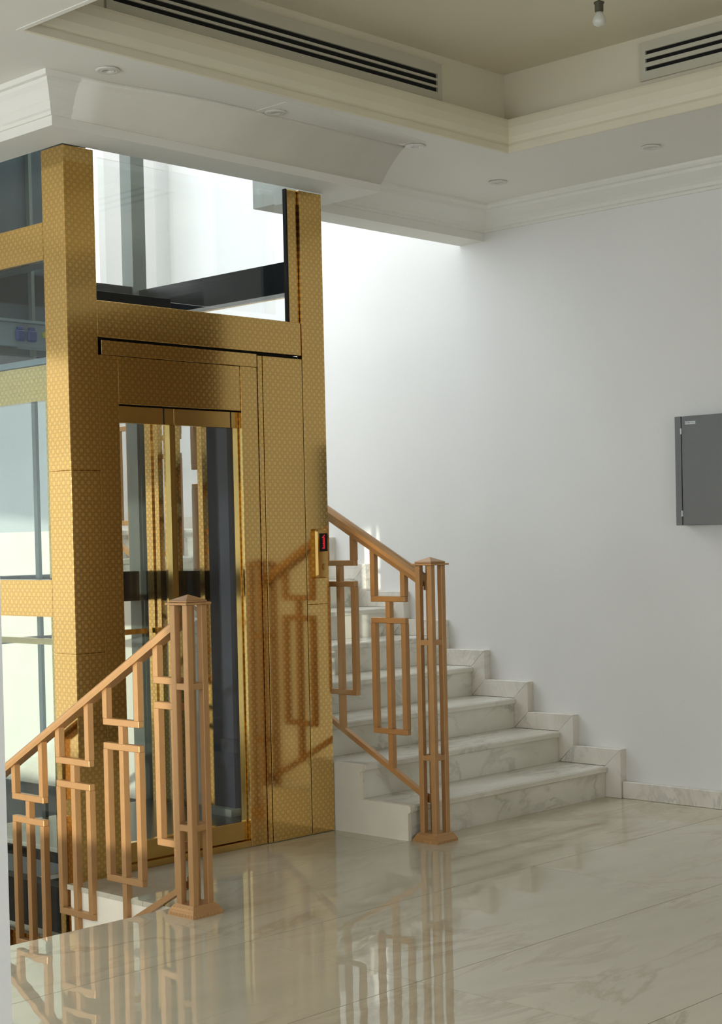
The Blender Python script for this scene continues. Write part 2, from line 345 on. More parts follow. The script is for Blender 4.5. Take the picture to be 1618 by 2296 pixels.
# upper closure of the stairwell
SKY = (3.2, 6.5, 5.5, 7.95)
struct(boxes('ceiling_upper', [(-1.4, SKY[0], 4.85, YBK+0.2, ZT, ZT+0.15), (SKY[1], XW+0.2, 4.85, YBK+0.2, ZT, ZT+0.15), (SKY[0], SKY[1], 4.85, SKY[2], ZT, ZT+0.15), (SKY[0], SKY[1], SKY[3], YBK+0.2, ZT, ZT+0.15)], 'ceiling_paint'))
sw = sroot('window_added_top', (0, 0, 0))  # unseen skylight, added to brighten the right and back stairwell walls
boxes('window_frame', [(SKY[0], SKY[0]+0.05, SKY[2], SKY[3], ZT+0.02, ZT+0.1), (SKY[1]-0.05, SKY[1], SKY[2], SKY[3], ZT+0.02, ZT+0.1), (SKY[0], SKY[1], SKY[2], SKY[2]+0.05, ZT+0.02, ZT+0.1), (SKY[0], SKY[1], SKY[3]-0.05, SKY[3], ZT+0.02, ZT+0.1)], 'white_frame', sw)
box('pane', SKY[0]+0.05, SKY[1]-0.05, SKY[2]+0.05, SKY[3]-0.05, ZT+0.05, ZT+0.058, 'window_glass', sw)
portal('portal', ((SKY[0]+SKY[1])/2, (SKY[2]+SKY[3])/2, ZT+0.16), (0, 0, -1), SKY[1]-SKY[0], SKY[3]-SKY[2])
struct(box('wall_upper', -1.2, XW, 4.7, 4.85, 3.7, ZT, 'wall_paint'))
struct(box('floor_lower', -1.4, XW, 4.3, YBK, -2.9, -2.8, 'floor_marble'))
struct(box('wall_lower', -1.2, XW, 4.3, 4.48, -2.8, -0.22, 'wall_paint'))
# side passage off the room, only seen mirrored in the gold
struct(boxes('wall_passage', [(XW+0.2, 9.2, 0.55, 0.7, 0, 2.9), (XW+0.2, 9.2, 2.70, 2.85, 0, 2.9), (9.2, 9.35, 0.55, 2.85, 0, 2.9)], 'tan_wall'))
struct(boxes('floor_passage', [(XW, 9.2, 0.7, 2.70, -0.1, 0.0)], 'floor_marble'))
struct(boxes('ceiling_passage', [(XW+0.2, 9.35, 0.55, 2.85, 2.9, 3.0)], 'ceiling_paint'))

# ------------------------------------------------------------------ ceiling: soffit, tray, beams, mouldings
TXL, TXR, TYF, TYN = 3.139, 5.745, 4.54, -1.2
TD = 0.09; ZTR = 3.43
ceiling = struct(boxes('ceiling', [
    (-1.2, TXL, -2.5, YBK, ZS, 3.7), (TXL, 3.52, TYF+TD, YBK, ZS, 3.7), (3.52, XW, TYF+TD, 5.0, ZS, 3.7), (5.14, XW, 5.0, 5.59, ZS, 3.7),
    (TXR+TD, XW, -2.5, TYF+TD, ZS, 3.7), (TXL, TXR+TD, -2.5, TYN-TD, ZS, 3.7),
    (TXL, TXR, TYF, TYF+TD, ZS, 3.19), (TXR, TXR+TD, TYN, TYF+TD, ZS, 3.19), (TXL, TXR+TD, TYN-TD, TYN, ZS, 3.19)], 'ceiling_paint'))
box('tray_ceiling', TXL, TXR+TD, TYN-TD, TYF+TD, ZTR, 3.7, 'tray_paint', ceiling)
box('tray_wall', TXL, TXR+TD, TYF+TD-0.012, TYF+TD-0.001, 3.19, ZTR, 'tray_paint', ceiling)
box('tray_wall', TXR+TD-0.012, TXR+TD-0.001, TYN-TD, TYF+TD-0.012, 3.19, ZTR, 'tray_paint', ceiling)
tray_prof = [(0.0, 3.05), (0.0, 3.192), (0.02, 3.192), (0.024, 3.18), (0.030, 3.15), (0.028, 3.11), (0.020, 3.085), (0.010, 3.078), (0.010, 3.073), (0.016, 3.072), (0.016, 3.046), (0.012, 3.044), (0.0, 3.046)]
t1 = sweep_path('trim_1', [(TXL+0.001, TYF), (TXR, TYF), (TXR, TYN)], tray_prof, -1, 'cornice_cream'); struct(t1)
box('tray_side', TXL-0.02, TXL, TYN, TYF, ZS-0.002, 3.45, 'ceiling_paint', ceiling)
# bulkhead over the lift and beam over the stairs
ZB = 2.869
bulk = struct(boxes('ceiling_bulkhead', [(3.52, 5.29, 4.91, 5.105, ZB, ZS), (3.52, 5.29, 5.0, 5.105, ZS, 3.7), (5.12, 5.29, 5.105, 5.42, ZB, 3.7), (3.52, 3.705, 5.105, YBK, ZB, 3.7)], 'ceiling_paint'))
beam = struct(boxes('ceiling_beam', [(5.14, XW, 5.42, 5.59, 2.882, ZS)], 'ceiling_paint'))
c1 = [(0.0, 2.905), (0.010, 2.905), (0.012, 2.918), (0.020, 2.923), (0.022, 2.945), (0.030, 2.955), (0.036, 2.975), (0.046, 2.995), (0.060, 3.012), (0.062, 3.024), (0.076, 3.027), (0.078, 3.046), (0.0, 3.046)]
sweep_path('cornice', [(3.52, YBK), (3.52, 4.91), (3.60, 4.91)], c1, -1, 'ceiling_paint', bulk)
# skim of filler plaster over the right part of the bulkhead cornice
flat = [(0.0, 2.905)]+[(0.006+0.15*t, 2.905+0.1405*(1.35*t-0.35*t*t)) for t in [k/10 for k in range(11)]]+[(0.0, 3.0455)]
bm = bmesh.new(); rings = []
for x, f in ((3.60, 0.0), (3.72, 0.12), (3.85, 0.4), (4.0, 0.75), (4.2, 1.0), (5.29, 1.0)):
    rings.append([bm.verts.new((x, 4.91-((1-f)*p0[0]+f*p1[0]), (1-f)*p0[1]+f*p1[1])) for p0, p1 in zip(c1, flat)])
for i in range(len(rings)-1):
    for k in range(len(c1)): bm.faces.new((rings[i][k], rings[i][(k+1) % len(c1)], rings[i+1][(k+1) % len(c1)], rings[i+1][k]))
bm.faces.new(rings[0]); bm.faces.new(rings[-1][::-1])
from_bm('plaster_patch', bm, 'patch_plaster', bulk, smooth=True)
pts = [(4.4, 4.58), (5.0, 4.60), (5.30, 4.64), (5.285, 4.66), (5.262, 4.668), (5.268, 4.69), (5.245, 4.70), (5.252, 4.72), (5.23, 4.735), (5.25, 4.755), (5.236, 4.79), (5.262, 4.815), (5.25, 4.845), (5.275, 4.862), (5.27, 4.905), (4.4, 4.905)]
bm = bmesh.new(); a = [bm.verts.new((x, y, ZS-0.0015)) for x, y in pts]; b_ = [bm.verts.new((x, y, ZS+0.001)) for x, y in pts]
bm.faces.new(a); bm.faces.new(b_[::-1])
for i in range(len(pts)): bm.faces.new((a[i], a[(i+1) % len(pts)], b_[(i+1) % len(pts)], b_[i]))
from_bm('plaster_patch', bm, 'filler_stain', bulk)
c2 = [(0.0, 2.925), (0.012, 2.925), (0.014, 2.938), (0.026, 2.942), (0.030, 2.958), (0.046, 2.972), (0.070, 2.988), (0.095, 3.006), (0.100, 3.020), (0.118, 3.024), (0.128, 3.034), (0.13, 3.046), (0.0, 3.046)]
struct(sweep_path('trim_2', [(5.15, 5.42), (XW, 5.42), (XW, -2.5)], c2, -1, 'ceiling_paint'))

# ------------------------------------------------------------------ baseboard
bb = sroot('baseboard_right', (XW, 3.6, 0))
y = 4.572
while y > 2.75:
    y2 = max(2.72, y-0.75); box('baseboard_tile', XW-0.04, XW, y2+0.0008, y-0.0008, 0.001, 0.084, 'skirt_marble', bb, 0.0015); y = y2

# ------------------------------------------------------------------ staircase going up
st = thing('marble_staircase', 'white veined marble stairs climbing along the white wall behind the lift', 'staircase', (5.87, YS, 0))
prof = [(YS+0.004, 0.0)]
for k in range(NST):
    yk = YS+k*T; zk = (k+1)*R
    prof += [(yk+0.004, zk-0.036), (yk-0.008, zk-0.030), (yk-0.012, zk-0.018), (yk-0.010, zk-0.006), (yk, zk)]
    if k < NST-1: prof += [(yk+T+0.004, zk)]
prof += [(YBK, NST*R), (YBK, 0.0)]
prism_yz('stringer', prof, XS, XS+0.02, 'plaster', st)
for k in range(NST):
    yk = YS+k*T; zk = (k+1)*R; ye = yk+T+0.02 if k < NST-1 else YBK
    box('tread', XS+0.02, XW-0.05, yk-0.012, ye, zk-0.031, zk, 'stair_marble', st, 0.006)
    box('riser', XS+0.02, XW-0.05, yk+0.004, yk+0.022, zk-R+0.0005, zk-0.0315, 'stair_marble', st)
    # stepped skirting on the wall: an upright beside the riser and a flat run on the tread, mitred
    h = 0.088; xa, xb = XW-0.05, XW
    zb = zk-R
    prism_yz('skirting_upright', [(yk+0.004, zb+0.001), (yk+0.004, zk+0.0005), (yk-h, zk+h-0.0005), (yk-h, zb+(0.001 if k == 0 else h))], xa, xb, 'skirt_marble', st, 0.001)
    ye2 = yk+T if k < NST-1 else YBK-0.01
    prism_yz('skirting_run', [(yk+0.0045, zk+0.001), (ye2-(0.0 if k < NST-1 else 0), zk+0.001), (ye2-h, zk+h) if k < NST-1 else (ye2, zk+h), (yk-h+0.0005, zk+h)], xa, xb, 'skirt_marble', st, 0.001)
# flight going down beside the lift, below the floor line
ds = sroot('floor_stairs_down', (2.95, 4.5, -1.6))
for k in range(10):
    yk = 4.5+k*T; zk = -(k+1)*R
    box('tread', 2.27, 3.60, yk-0.0, yk+T+0.02, zk-0.031, zk, 'stair_marble', ds); box('riser', 2.27, 3.60, yk, yk+0.018, zk+0.0005, zk+R-0.0315 if k else -0.012, 'stair_marble', ds)
struct(box('wall_under_floor', 3.662, 3.70, 4.5, 5.11, -2.8, -0.0205, 'plaster'))
struct(box('wall_stair_side', 2.25, 2.27, 4.5, YBK, -2.8, -0.22, 'wall_paint'))

# ------------------------------------------------------------------ railings
BW = 0.0255
def newel(root, cx, cy, ztop, ties):
    nw = box('newel_post', cx-0.047, cx-0.047+0.026, cy-0.047, cy-0.021, 0.036, ztop, 'bronze', root, 0.002)
    bar_me = nw
    for sx, sy in ((1, -1), (-1, 1), (1, 1)):
        box('corner_bar', cx+(0.021 if sx > 0 else -0.047), cx+(0.047 if sx > 0 else -0.021), cy+(0.021 if sy > 0 else -0.047), cy+(0.047 if sy > 0 else -0.021), 0.036, ztop, 'bronze', nw, 0.002)
    for z in ties:
        for s in (-1, 1):
            box('tie', cx-0.021, cx+0.021, cy+(0.023 if s > 0 else -0.045), cy+(0.045 if s > 0 else -0.023), z-0.011, z+0.011, 'bronze', nw)
            box('tie', cx+(0.023 if s > 0 else -0.045), cx+(0.045 if s > 0 else -0.023), cy-0.021, cy+0.021, z-0.011, z+0.011, 'bronze', nw)
    # fluted spreading foot
    bm = bmesh.new()
    def ring(h, z): return [bm.verts.new((cx+sx*h, cy+sy*h, z)) for sx, sy in ((-1, -1), (1, -1), (1, 1), (-1, 1))]
    rr = [ring(0.070, 0.0), ring(0.069, 0.012), ring(0.064, 0.019), ring(0.064, 0.021), ring(0.056, 0.034), ring(0.049, 0.040)]
    bm.faces.new(rr[0][::-1]); bm.faces.new(rr[-1])
    for i in range(len(rr)-1):
        for k in range(4): bm.faces.new((rr[i][k], rr[i][(k+1) % 4], rr[i+1][(k+1) % 4], rr[i+1][k]))
    ft = from_bm('foot', bm, 'bronze', nw)
    bm = bmesh.new()
    for lev, (hh, za, zb, nn) in enumerate(((0.0700, 0.002, 0.013, 8), (0.0625, 0.022, 0.033, 7))):
        for k in range(nn):
            q = -hh+0.006+(2*hh-0.012)*(k+0.5)/nn; w = (2*hh)/nn*0.32; e = 0.0035; h2 = hh-0.004*lev
            bm_box(bm, cx-h2-e+0.0025, cx-h2+0.008, cy+q-w, cy+q+w, za, zb, 0.0015); bm_box(bm, cx+h2-0.008, cx+h2+e-0.0025, cy+q-w, cy+q+w, za, zb, 0.0015)
            bm_box(bm, cx+q-w, cx+q+w, cy-h2-e+0.0025, cy-h2+0.008, za, zb, 0.0015); bm_box(bm, cx+q-w, cx+q+w, cy+h2-0.008, cy+h2+e-0.0025, za, zb, 0.0015)
    from_bm('fluting', bm, 'bronze', nw)
    # cap: square plate, smaller plate and a shallow pyramid
    box('cap_plate', cx-0.0585, cx+0.0585, cy-0.0585, cy+0.0585, ztop, ztop+0.008, 'bronze', nw, 0.001)
    box('cap_plate', cx-0.048, cx+0.048, cy-0.048, cy+0.048, ztop+0.008, ztop+0.016, 'bronze', nw, 0.002)
    bm = bmesh.new(); q = [bm.verts.new((cx+sx*0.047, cy+sy*0.047, ztop+0.016)) for sx, sy in ((-1, -1), (1, -1), (1, 1), (-1, 1))]; ap = bm.verts.new((cx, cy, ztop+0.036))
    bm.faces.new(q[::-1])
    for k in range(4): bm.faces.new((q[k], q[(k+1) % 4], ap))
    from_bm('cap_point', bm, 'bronze', nw)
    return nw
def panel(root, cx, yc, zrail_at, ub, bt, bb_, brail_at, half=0.1075, ymin=None):
    """U under the handrail, short neck, tall box with a centre bar, stub down to the bottom rail"""
    x0, x1 = cx-BW/2, cx+BW/2; w = BW
    ya, yb = yc-half, yc+half
    if ymin is not None: ya = max(ya, ymin)
    p = box('baluster_panel', x0, x1, ya, yb, ub-w, ub, 'bronze', root, 0.002)
    if ya == yc-half: prism_yz('upright', [(ya, ub), (ya+w, ub), (ya+w, zrail_at(ya+w)), (ya, zrail_at(ya))], x0, x1, 'bronze', p)
    prism_yz('upright', [(yb-w, ub), (yb, ub), (yb, zrail_at(yb)), (yb-w, zrail_at(yb-w))], x0, x1, 'bronze', p)
    if ymin is None or yc-w/2 > ymin: box('neck', x0, x1, yc-w/2, yc+w/2, bt, ub-w, 'bronze', p)
    box('box_rail', x0, x1, ya, yb, bt-w, bt, 'bronze', p, 0.002); box('box_rail', x0, x1, ya, yb, bb_, bb_+w, 'bronze', p, 0.002)
    if ya == yc-half: box('upright', x0, x1, ya, ya+w, bb_+w, bt-w, 'bronze', p)
    box('upright', x0, x1, yb-w, yb, bb_+w, bt-w, 'bronze', p)
    if ymin is None or yc-w/2 > ymin:
        box('centre_bar', x0, x1, yc-w/2, yc+w/2, bb_+w, bt-w, 'bronze', p)
        prism_yz('stub', [(yc-w/2, brail_at(yc-w/2)), (yc+w/2, brail_at(yc+w/2)), (yc+w/2, bb_), (yc-w/2, bb_)], x0, x1, 'bronze', p)
    return p
def handrail_profile(w, h):
    pr = [(-w, -h), (w, -h), (w*1.05, -h*0.2), (w*0.95, h*0.45), (w*0.55, h*0.9), (0, h), (-w*0.55, h*0.9), (-w*0.95, h*0.45), (-w*1.05, -h*0.2)]
    return pr
# left railing, going down beside the lift
LX, LY = 3.655, 4.363
rl = thing('stair_railing', 'bronze painted geometric railing with newel post beside the lift, descending to the left', 'railing', (LX, LY, 0))
newel(rl, LX, LY, 1.100, (0.812, 0.312))
SL = -0.553
hr = lambda y: 1.018+SL*(y-4.445); br = lambda y: 0.066+SL*(y-4.456)
YE = 7.30
sweep_line('handrail', handrail_profile(0.024, 0.021), (LX, LY+0.030, hr(LY+0.030)), (LX, YE, hr(YE)), 'bronze', rl)
sweep_line('bottom_rail', [(-0.0125, -0.0125), (0.0125, -0.0125), (0.0125, 0.0125), (-0.0125, 0.0125)], (LX, LY+0.030, br(LY+0.030)), (LX, YE, br(YE)), 'bronze', rl)
for k in range(10):
    yc = 4.446+0.307*k; dz = -0.1695*k
    panel(rl, LX, yc, lambda y: hr(y)-0.015, 0.838+dz, 0.747+dz, 0.225+dz, lambda y: br(y)+0.010, ymin=LY+0.047 if k == 0 else None)
# right railing, going up the stairs
RX, RY = 5.1985, 4.581
rr_ = thing('stair_railing', 'bronze painted geometric railing with newel post at the foot of the marble stairs', 'railing', (RX, RY, 0))
newel(rr_, RX, RY, 1.198, (0.865, 0.365))
SR = 0.531
hr2 = lambda y: 1.155+SR*(y-4.651); br2 = lambda y: 0.2065+SR*(y-4.6615)
YE2 = YLAND+0.05
sweep_line('handrail', handrail_profile(0.027, 0.027), (RX, RY+0.030, hr2(RY+0.030)), (RX, YE2, hr2(YE2)), 'bronze', rr_)
sweep_line('bottom_rail', [(-0.0125, -0.0125), (0.0125, -0.0125), (0.0125, 0.0125), (-0.0125, 0.0125)], (RX, RY+0.030, br2(RY+0.030)), (RX, YE2, br2(YE2)), 'bronze', rr_)
for k in range(7):
    yc = 4.824+0.3035*k; dz = 0.161*k
    panel(rr_, RX, yc, lambda y: hr2(y)-0.018, 1.062+dz, 0.967+dz, 0.449+dz, lambda y: br2(y)+0.010, half=0.103)
# brackets inside the newels
box('bracket', RX-0.010, RX+0.010, RY-0.012, RY+0.030, 1.09, 1.13, 'bronze', rr_); box('bracket', RX-0.010, RX+0.010, RY-0.012, RY+0.030, 0.165, 0.205, 'bronze', rr_)
box('bracket', LX-0.010, LX+0.010, LY-0.012, LY+0.030, 0.085, 0.13, 'bronze', rl)

# ------------------------------------------------------------------ lift shaft
ls = thing('elevator_shaft', 'gold patterned metal lift shaft with glass panels and door between the stairs', 'elevator', ((X0+X3)/2, YL, 0))
PW = 0.145; ZL = -2.8; ZH = 3.72
def clad(parent, x0, x1, y0, y1, cuts):
    for a, b2 in zip(cuts[:-1], cuts[1:]): box('cladding_panel', x0, x1, y0, y1, a+0.0007, b2-0.0007, 'gold', parent, 0.001)
def post(x0, x1, y0, y1, cuts, grey=True):
    p = box('corner_post', x0+0.02, x1-0.02, y0+0.02, y1-0.02, ZL, ZH, 'grey_steel', ls); return p
# front left post, clad in panels
p = post(X0, X0+PW, YL, YL+PW, None); CUT = [ZL, -1.2, 0.893, 1.61, 2.868]
bmx = None
for a, b2 in zip(CUT[:-1], CUT[1:]): box('cladding_panel', X0, X0+PW, YL, YL+PW, a+0.0006, b2-0.0006, 'gold', p, 0.0012)
# front right post
p = box('corner_post', X3-PW+0.009, X3-0.004, YL+0.031, YL+0.036, 0.002, 2.866, 'grey_steel', ls)
for a, b2 in zip([0.002, 1.03, 2.868][:-1], [0.002, 1.03, 2.868][1:]): box('cladding_panel', X3-PW+0.006, X3, YL, YL+0.03, a+0.0006, b2-0.0006, 'gold', p, 0.0012)
# rear posts: bare steel inside, gold skin outside
p = box('corner_post', 4.969, 5.052, 6.29, 6.375, ZL, ZH, 'grey_steel', ls); box('cladding_panel', 5.040, 5.0525, 6.376, 6.40, ZL, ZH, 'gold', p)
p = box('corner_post', X0+0.06, X0+PW, 6.29, 6.375, ZL, ZH, 'grey_steel', ls); box('cladding_panel', X0, X0+0.058, 6.26, YB, ZL, ZH, 'gold', p)
# cross bands: gold outside, black steel inside
def band_left(z0, z1):
    b = box('cross_band', X0, X0+0.03, YL+PW+0.001, 6.259, z0, z1, 'gold', ls); box('inner_beam', X0+0.032, X0+0.12, YL+PW+0.001, 6.285, z0, z1, 'black_metal', b)
def band_right(z0, z1):
    b = box('cross_band', X3-0.03, X3, YL+0.037, 6.259, z0, z1, 'gold', ls); box('inner_beam', 5.0, X3-0.032, YL+0.064, 6.285, z0, z1, 'black_metal', b)
def band_back(z0, z1):
    b = box('cross_band', X0+0.06, 5.05, YB-0.024, YB, z0, z1, 'gold', ls); box('inner_beam', X0+PW, 4.967, 6.30, YB-0.026, z0, z1, 'black_metal', b)
BANDS = [(2.4425, 2.5885), (1.0365, 1.1825), (-0.33, -0.26), (-1.8, -1.66)]
for z0, z1 in BANDS:
    band_left(z0, z1); band_back(z0, z1)
for z0, z1 in [(2.433, 2.572), (1.0365, 1.1825), (-0.14, 0.03), (-1.8, -1.66)]: band_right(z0, z1)
lb = box('inner_beam', X0+0.03, X0+0.10, YL+PW+0.001, 6.285, -0.235, -0.05, 'black_metal', ls)
# side glass
for z0, z1 in [(2.5885, 3.70), (1.1825, 2.4425), (-0.26, 1.0365), (-1.66, -0.33)]:
    box('glass_panel', X0+0.012, X0+0.022, YL+PW+0.001, 6.259, z0, z1, 'side_tint', ls)
for z0, z1 in [(2.572, 3.70), (1.1825, 2.433), (0.03, 1.0365)]: box('glass_panel', X3-0.022, X3-0.012, YL+0.037, 6.259, z0, z1, 'glass', ls)
box('rear_panel', X0+PW+0.002, 4.66, 6.30, 6.32, 2.10, 3.72, 'slate_panel', ls)
box('guide_rail', 4.355, 4.372, 6.27, 6.298, ZL, ZH, 'grey_steel', ls)
# front: lintel, transom, sidelight, frame
box('lintel', X0+PW+0.001, 4.970, YL+0.002, YL+PW, 2.1375, 2.2815, 'gold', ls, 0.0012)
box('transom_channel', 3.858, 4.24, YL+0.012, YL+0.085, 2.282, 2.3205, 'black_metal', ls, 0.001)
box('transom_glass', X0+PW+0.001, 4.9035, YL+0.088, YL+0.096, 2.322, 2.868, 'glass', ls)
box('gasket', 4.904, 4.914, YL+0.012, YL+0.03, 2.282, 2.868, 'black_gap', ls)
box('transom_jamb', 4.914, 4.972, YL+0.012, YL+0.03, 2.282, 2.868, 'gold', ls)
box('sidelight_panel', 4.737, 4.9715, YL+0.0005, YL+0.05, 0.002, 2.121, 'gold', ls, 0.0012)
box('gap_backing', 3.858, 5.02, YL+0.052, YL+0.062, 2.03, 2.137, 'black_gap', ls)
box('gap_backing', 3.95, 4.62, YL+0.062, YL+0.068, 1.85, 1.90, 'black_gap', ls)
box('gap_backing', 4.62, 4.99, YL+0.052, YL+0.062, 0.002, 2.03, 'black_gap', ls)
box('gap_backing', 3.857, 3.872, YL+0.03, YL+0.062, 0.002, 2.03, 'black_gap', ls)
df = box('door_frame', 3.877, 4.7065, YL+0.006, YL+0.05, 2.070, 2.1275, 'gold', ls, 0.0012)
box('jamb', 3.859, 3.960, YL+0.010, YL+0.05, 0.002, 2.069, 'gold', df, 0.001); box('jamb', 4.612, 4.7065, YL+0.008, YL+0.05, 0.002, 2.069, 'gold', df, 0.001)
box('reveal', 4.709, 4.735, YL+0.005, YL+0.05, 0.002, 2.12, 'gold', df)
box('header_panel', 3.961, 4.611, YL+0.012, YL+0.05, 1.8785, 2.0685, 'gold', df, 0.001)
box('sill', 3.961, 4.611, YL+0.010, YL+0.10, 0.001, 0.028, 'gold_plain', df)
def leaf(x0, x1, y0, ls_w, rs_w, seams):
    d = box('door_leaf', x0, x1, y0, y0+0.03, 1.805, 1.873, 'gold_plain', ls, 0.001)
    box('bottom_rail', x0, x1, y0, y0+0.03, 0.031, 0.111, 'gold_plain', d, 0.001)
    box('stile', x0, x0+ls_w, y0, y0+0.03, 0.1115, 1.8045, 'gold_plain', d); box('stile', x1-rs_w, x1, y0, y0+0.03, 0.1115, 1.8045, 'gold_plain', d)
    box('pane', x0+ls_w+0.0005, x1-rs_w-0.0005, y0+0.010, y0+0.018, 0.112, 1.804, 'glass', d)
    for s in seams: box('seam', s-0.003, s+0.003, y0-0.0006, y0+0.01, 1.806, 1.873, 'black_gap', d)
leaf(3.962, 4.2555, YL+0.030, 0.012, 0.024, [4.203]); leaf(4.2565, 4.6105, YL+0.030, 0.004, 0.006, [4.569])
# call station with rounded raised plate, display and button
cb = bmesh.new()
ccx, ccz, hw, hh = 5.053, 1.257, 0.038, 0.111
pl = []
def rrect(hw_, hh_, r, n=5):
    out = []
    for cx_, cz_, a0 in ((hw_-r, hh_-r, 0), (-hw_+r, hh_-r, 90), (-hw_+r, -hh_+r, 180), (hw_-r, -hh_+r, 270)):
        for k in range(n+1):
            a = math.radians(a0+90*k/n); out.append((cx_+r*math.cos(a), cz_+r*math.sin(a)))
    return out
rings = []
for hw_, hh_, r, yy in ((hw, hh, 0.012, YL), (hw, hh, 0.012, YL-0.014), (hw-0.008, hh-0.006, 0.010, YL-0.024)):
    rings.append([cb.verts.new((ccx+a, yy, ccz+b)) for a, b in rrect(hw_, hh_, r)])
for i in range(2):
    n = len(rings[0])
    for k in range(n): cb.faces.new((rings[i][k], rings[i][(k+1) % n], rings[i+1][(k+1) % n], rings[i+1][k]))
cb.faces.new(rings[0]); cb.faces.new(rings[2])
cs = from_bm('call_station', cb, 'gold_plain', ls)
disp = box('display', 5.033, 5.081, YL-0.0262, YL-0.0238, 1.266, 1.347, 'black_gap', cs)
bm = bmesh.new()   # lit dots of the running text, standing on end
rows = ['0001', '0011', '0110', '1111', '0011', '0111', '0011', '0111', '0011', '0111', '0111', '0011', '0111', '0011', '0111', '1111']
for i, rw in enumerate(rows):
    for j, c in enumerate(rw):
        if c == '1':
            x = 5.0485+j*0.0044; z = 1.3415-i*0.0040-0.002
            bm_box(bm, x-0.0017, x+0.0017, YL-0.0268, YL-0.0262, z-0.0016, z+0.0016)
from_bm('lit_text', bm, 'led_red', cs)
cyl('button', (5.0605, YL-0.026, 1.197), 0.0125, 0.005, 'gold_plain', cs, 24, 'Y'); 
bm = bmesh.new(); bmesh.ops.create_cone(bm, cap_ends=False, segments=28, radius1=0.0155, radius2=0.0155, depth=0.003); bmesh.ops.rotate(bm, verts=bm.verts[:], matrix=Matrix.Rotation(math.pi/2, 3, 'X')); bmesh.ops.translate(bm, verts=bm.verts[:], vec=Vector((5.0605, YL-0.0245, 1.197)))
bmesh.ops.solidify(bm, geom=bm.faces[:], thickness=0.0022); from_bm('button_ring', bm, 'gold_plain', cs)

# ------------------------------------------------------------------ lift cabin inside the shaft
cbn = thing('elevator_cabin', 'gold framed glass lift cabin standing behind the shaft glass and door', 'elevator cabin', (4.35, 5.75, 0.03))
CX0, CX1, CY0, CY1 = 3.86, 4.955, 5.235, 6.25
box('cabin_floor', CX0, CX1, CY0, CY1, 0.005, 0.05, 'black_metal', cbn)
box('roof', CX0, CX1, CY0, CY1, 2.065, 2.09, 'cabin_grey', cbn)
def cpost(x0, x1, y0, y1): box('cabin_post', x0, x1, y0, y1, 0.05, 2.06, 'gold', cbn)
cpost(3.862, 3.90, 5.405, 5.484)                        # left front
cpost(3.862, 3.90, 6.17, 6.24)
box('side_header', 3.862, 3.90, 5.4845, 6.169, 1.915, 2.06, 'gold', cbn)
cpost(4.925, 4.955, 6.131, 6.179); cpost(4.925, 4.955, 6.079, 6.110); cpost(4.925, 4.955, 5.997, 6.035); cpost(4.925, 4.955, 5.945, 5.993)
box('cabin_post', 4.925, 4.955, 5.752, 5.787, 0.05, 2.06, 'gold', cbn)
box('cabin_post', 4.925, 4.955, 5.691, 5.717, 0.05, 2.06, 'gold', cbn)
box('control_column', 4.90, 4.955, 5.545, 5.688, 0.03, 2.06, 'navy_panel', cbn)
box('column_foot', 4.86, 4.955, 5.53, 5.70, 0.05, 0.085, 'grey_steel', cbn)
cpost(4.925, 4.955, 5.471, 5.526)
box('handrail', 3.92, 4.90, 6.16, 6.185, 0.88, 0.905, 'gold_plain', cbn); box('handrail', 3.905, 3.925, 5.49, 6.16, 0.905, 0.93, 'gold_plain', cbn)
box('rear_glass', 3.905, 4.92, 6.20, 6.208, 0.06, 2.06, 'glass', cbn)
box('side_glass', 3.878, 3.884, 5.486, 6.168, 0.06, 1.914, 'glass', cbn)
rb = thing('roof_control_box', 'grey control box with two blue sockets on top of the lift cabin', 'control box', (4.1, 5.93, 2.09))
box('case', 3.87, 4.50, 5.90, 5.97, 2.187, 2.292, 'cabin_grey', rb, 0.003); box('lid', 3.865, 4.505, 5.885, 5.975, 2.2925, 2.304, 'cabin_grey', rb)
box('stand', 3.90, 4.02, 5.91, 5.96, 2.09, 2.1865, 'slate_panel', rb); box('stand', 4.36, 4.46, 5.91, 5.96, 2.09, 2.1865, 'slate_panel', rb)
for sx in (4.027, 4.086):
    s = box('socket', sx-0.024, sx+0.024, 5.878, 5.8998, 2.210, 2.262, 'socket_blue', rb, 0.008); box('socket_hinge', sx-0.015, sx+0.015, 5.882, 5.8998, 2.258, 2.274, 'socket_blue', s, 0.003)
cyl('button', (4.155, 5.892, 2.247), 0.013, 0.015, 'button_yellow', rb, 20, 'Y')

# ------------------------------------------------------------------ electrical cabinet on the right wall
ec = thing('electrical_cabinet', 'grey steel electrical cabinet mounted on the white wall', 'cabinet', (XW, 3.9, 1.35))
CF = 6.56
box('body', CF+0.001, XW-0.001, 3.60, 4.205, 1.349, 1.866, 'cabinet_grey', ec, 0.003)
box('frame_strip', CF-0.006, CF+0.0005, 4.1715, 4.205, 1.349, 1.866, 'cabinet_grey', ec, 0.001)
box('gap', CF-0.001, CF+0.0008, 4.1665, 4.1715, 1.351, 1.864, 'black_gap', ec)
dr = box('door', CF-0.006, CF+0.0005, 3.602, 4.1665, 1.351, 1.864, 'cabinet_grey', ec, 0.001)
for z in (1.795, 1.405): cyl('hinge', (CF-0.0075, 4.1695, z), 0.0042, 0.028, 'sticker', dr, 12)
sk = box('brand_plate', CF-0.0072, CF-0.006, 4.090, 4.149, 1.826, 1.840, 'sticker', dr)
mw = Matrix(((0, 0, -1, CF-0.0076), (-1, 0, 0, 4.135), (0, 1, 0, 1.833), (0, 0, 0, 1)))
text_mesh('brand_text', 'E·T·N', 0.012, 'ink', dr, mw)
box('underline', CF-0.0077, CF-0.0071, 4.096, 4.118, 1.8315, 1.8328, 'ink', dr)

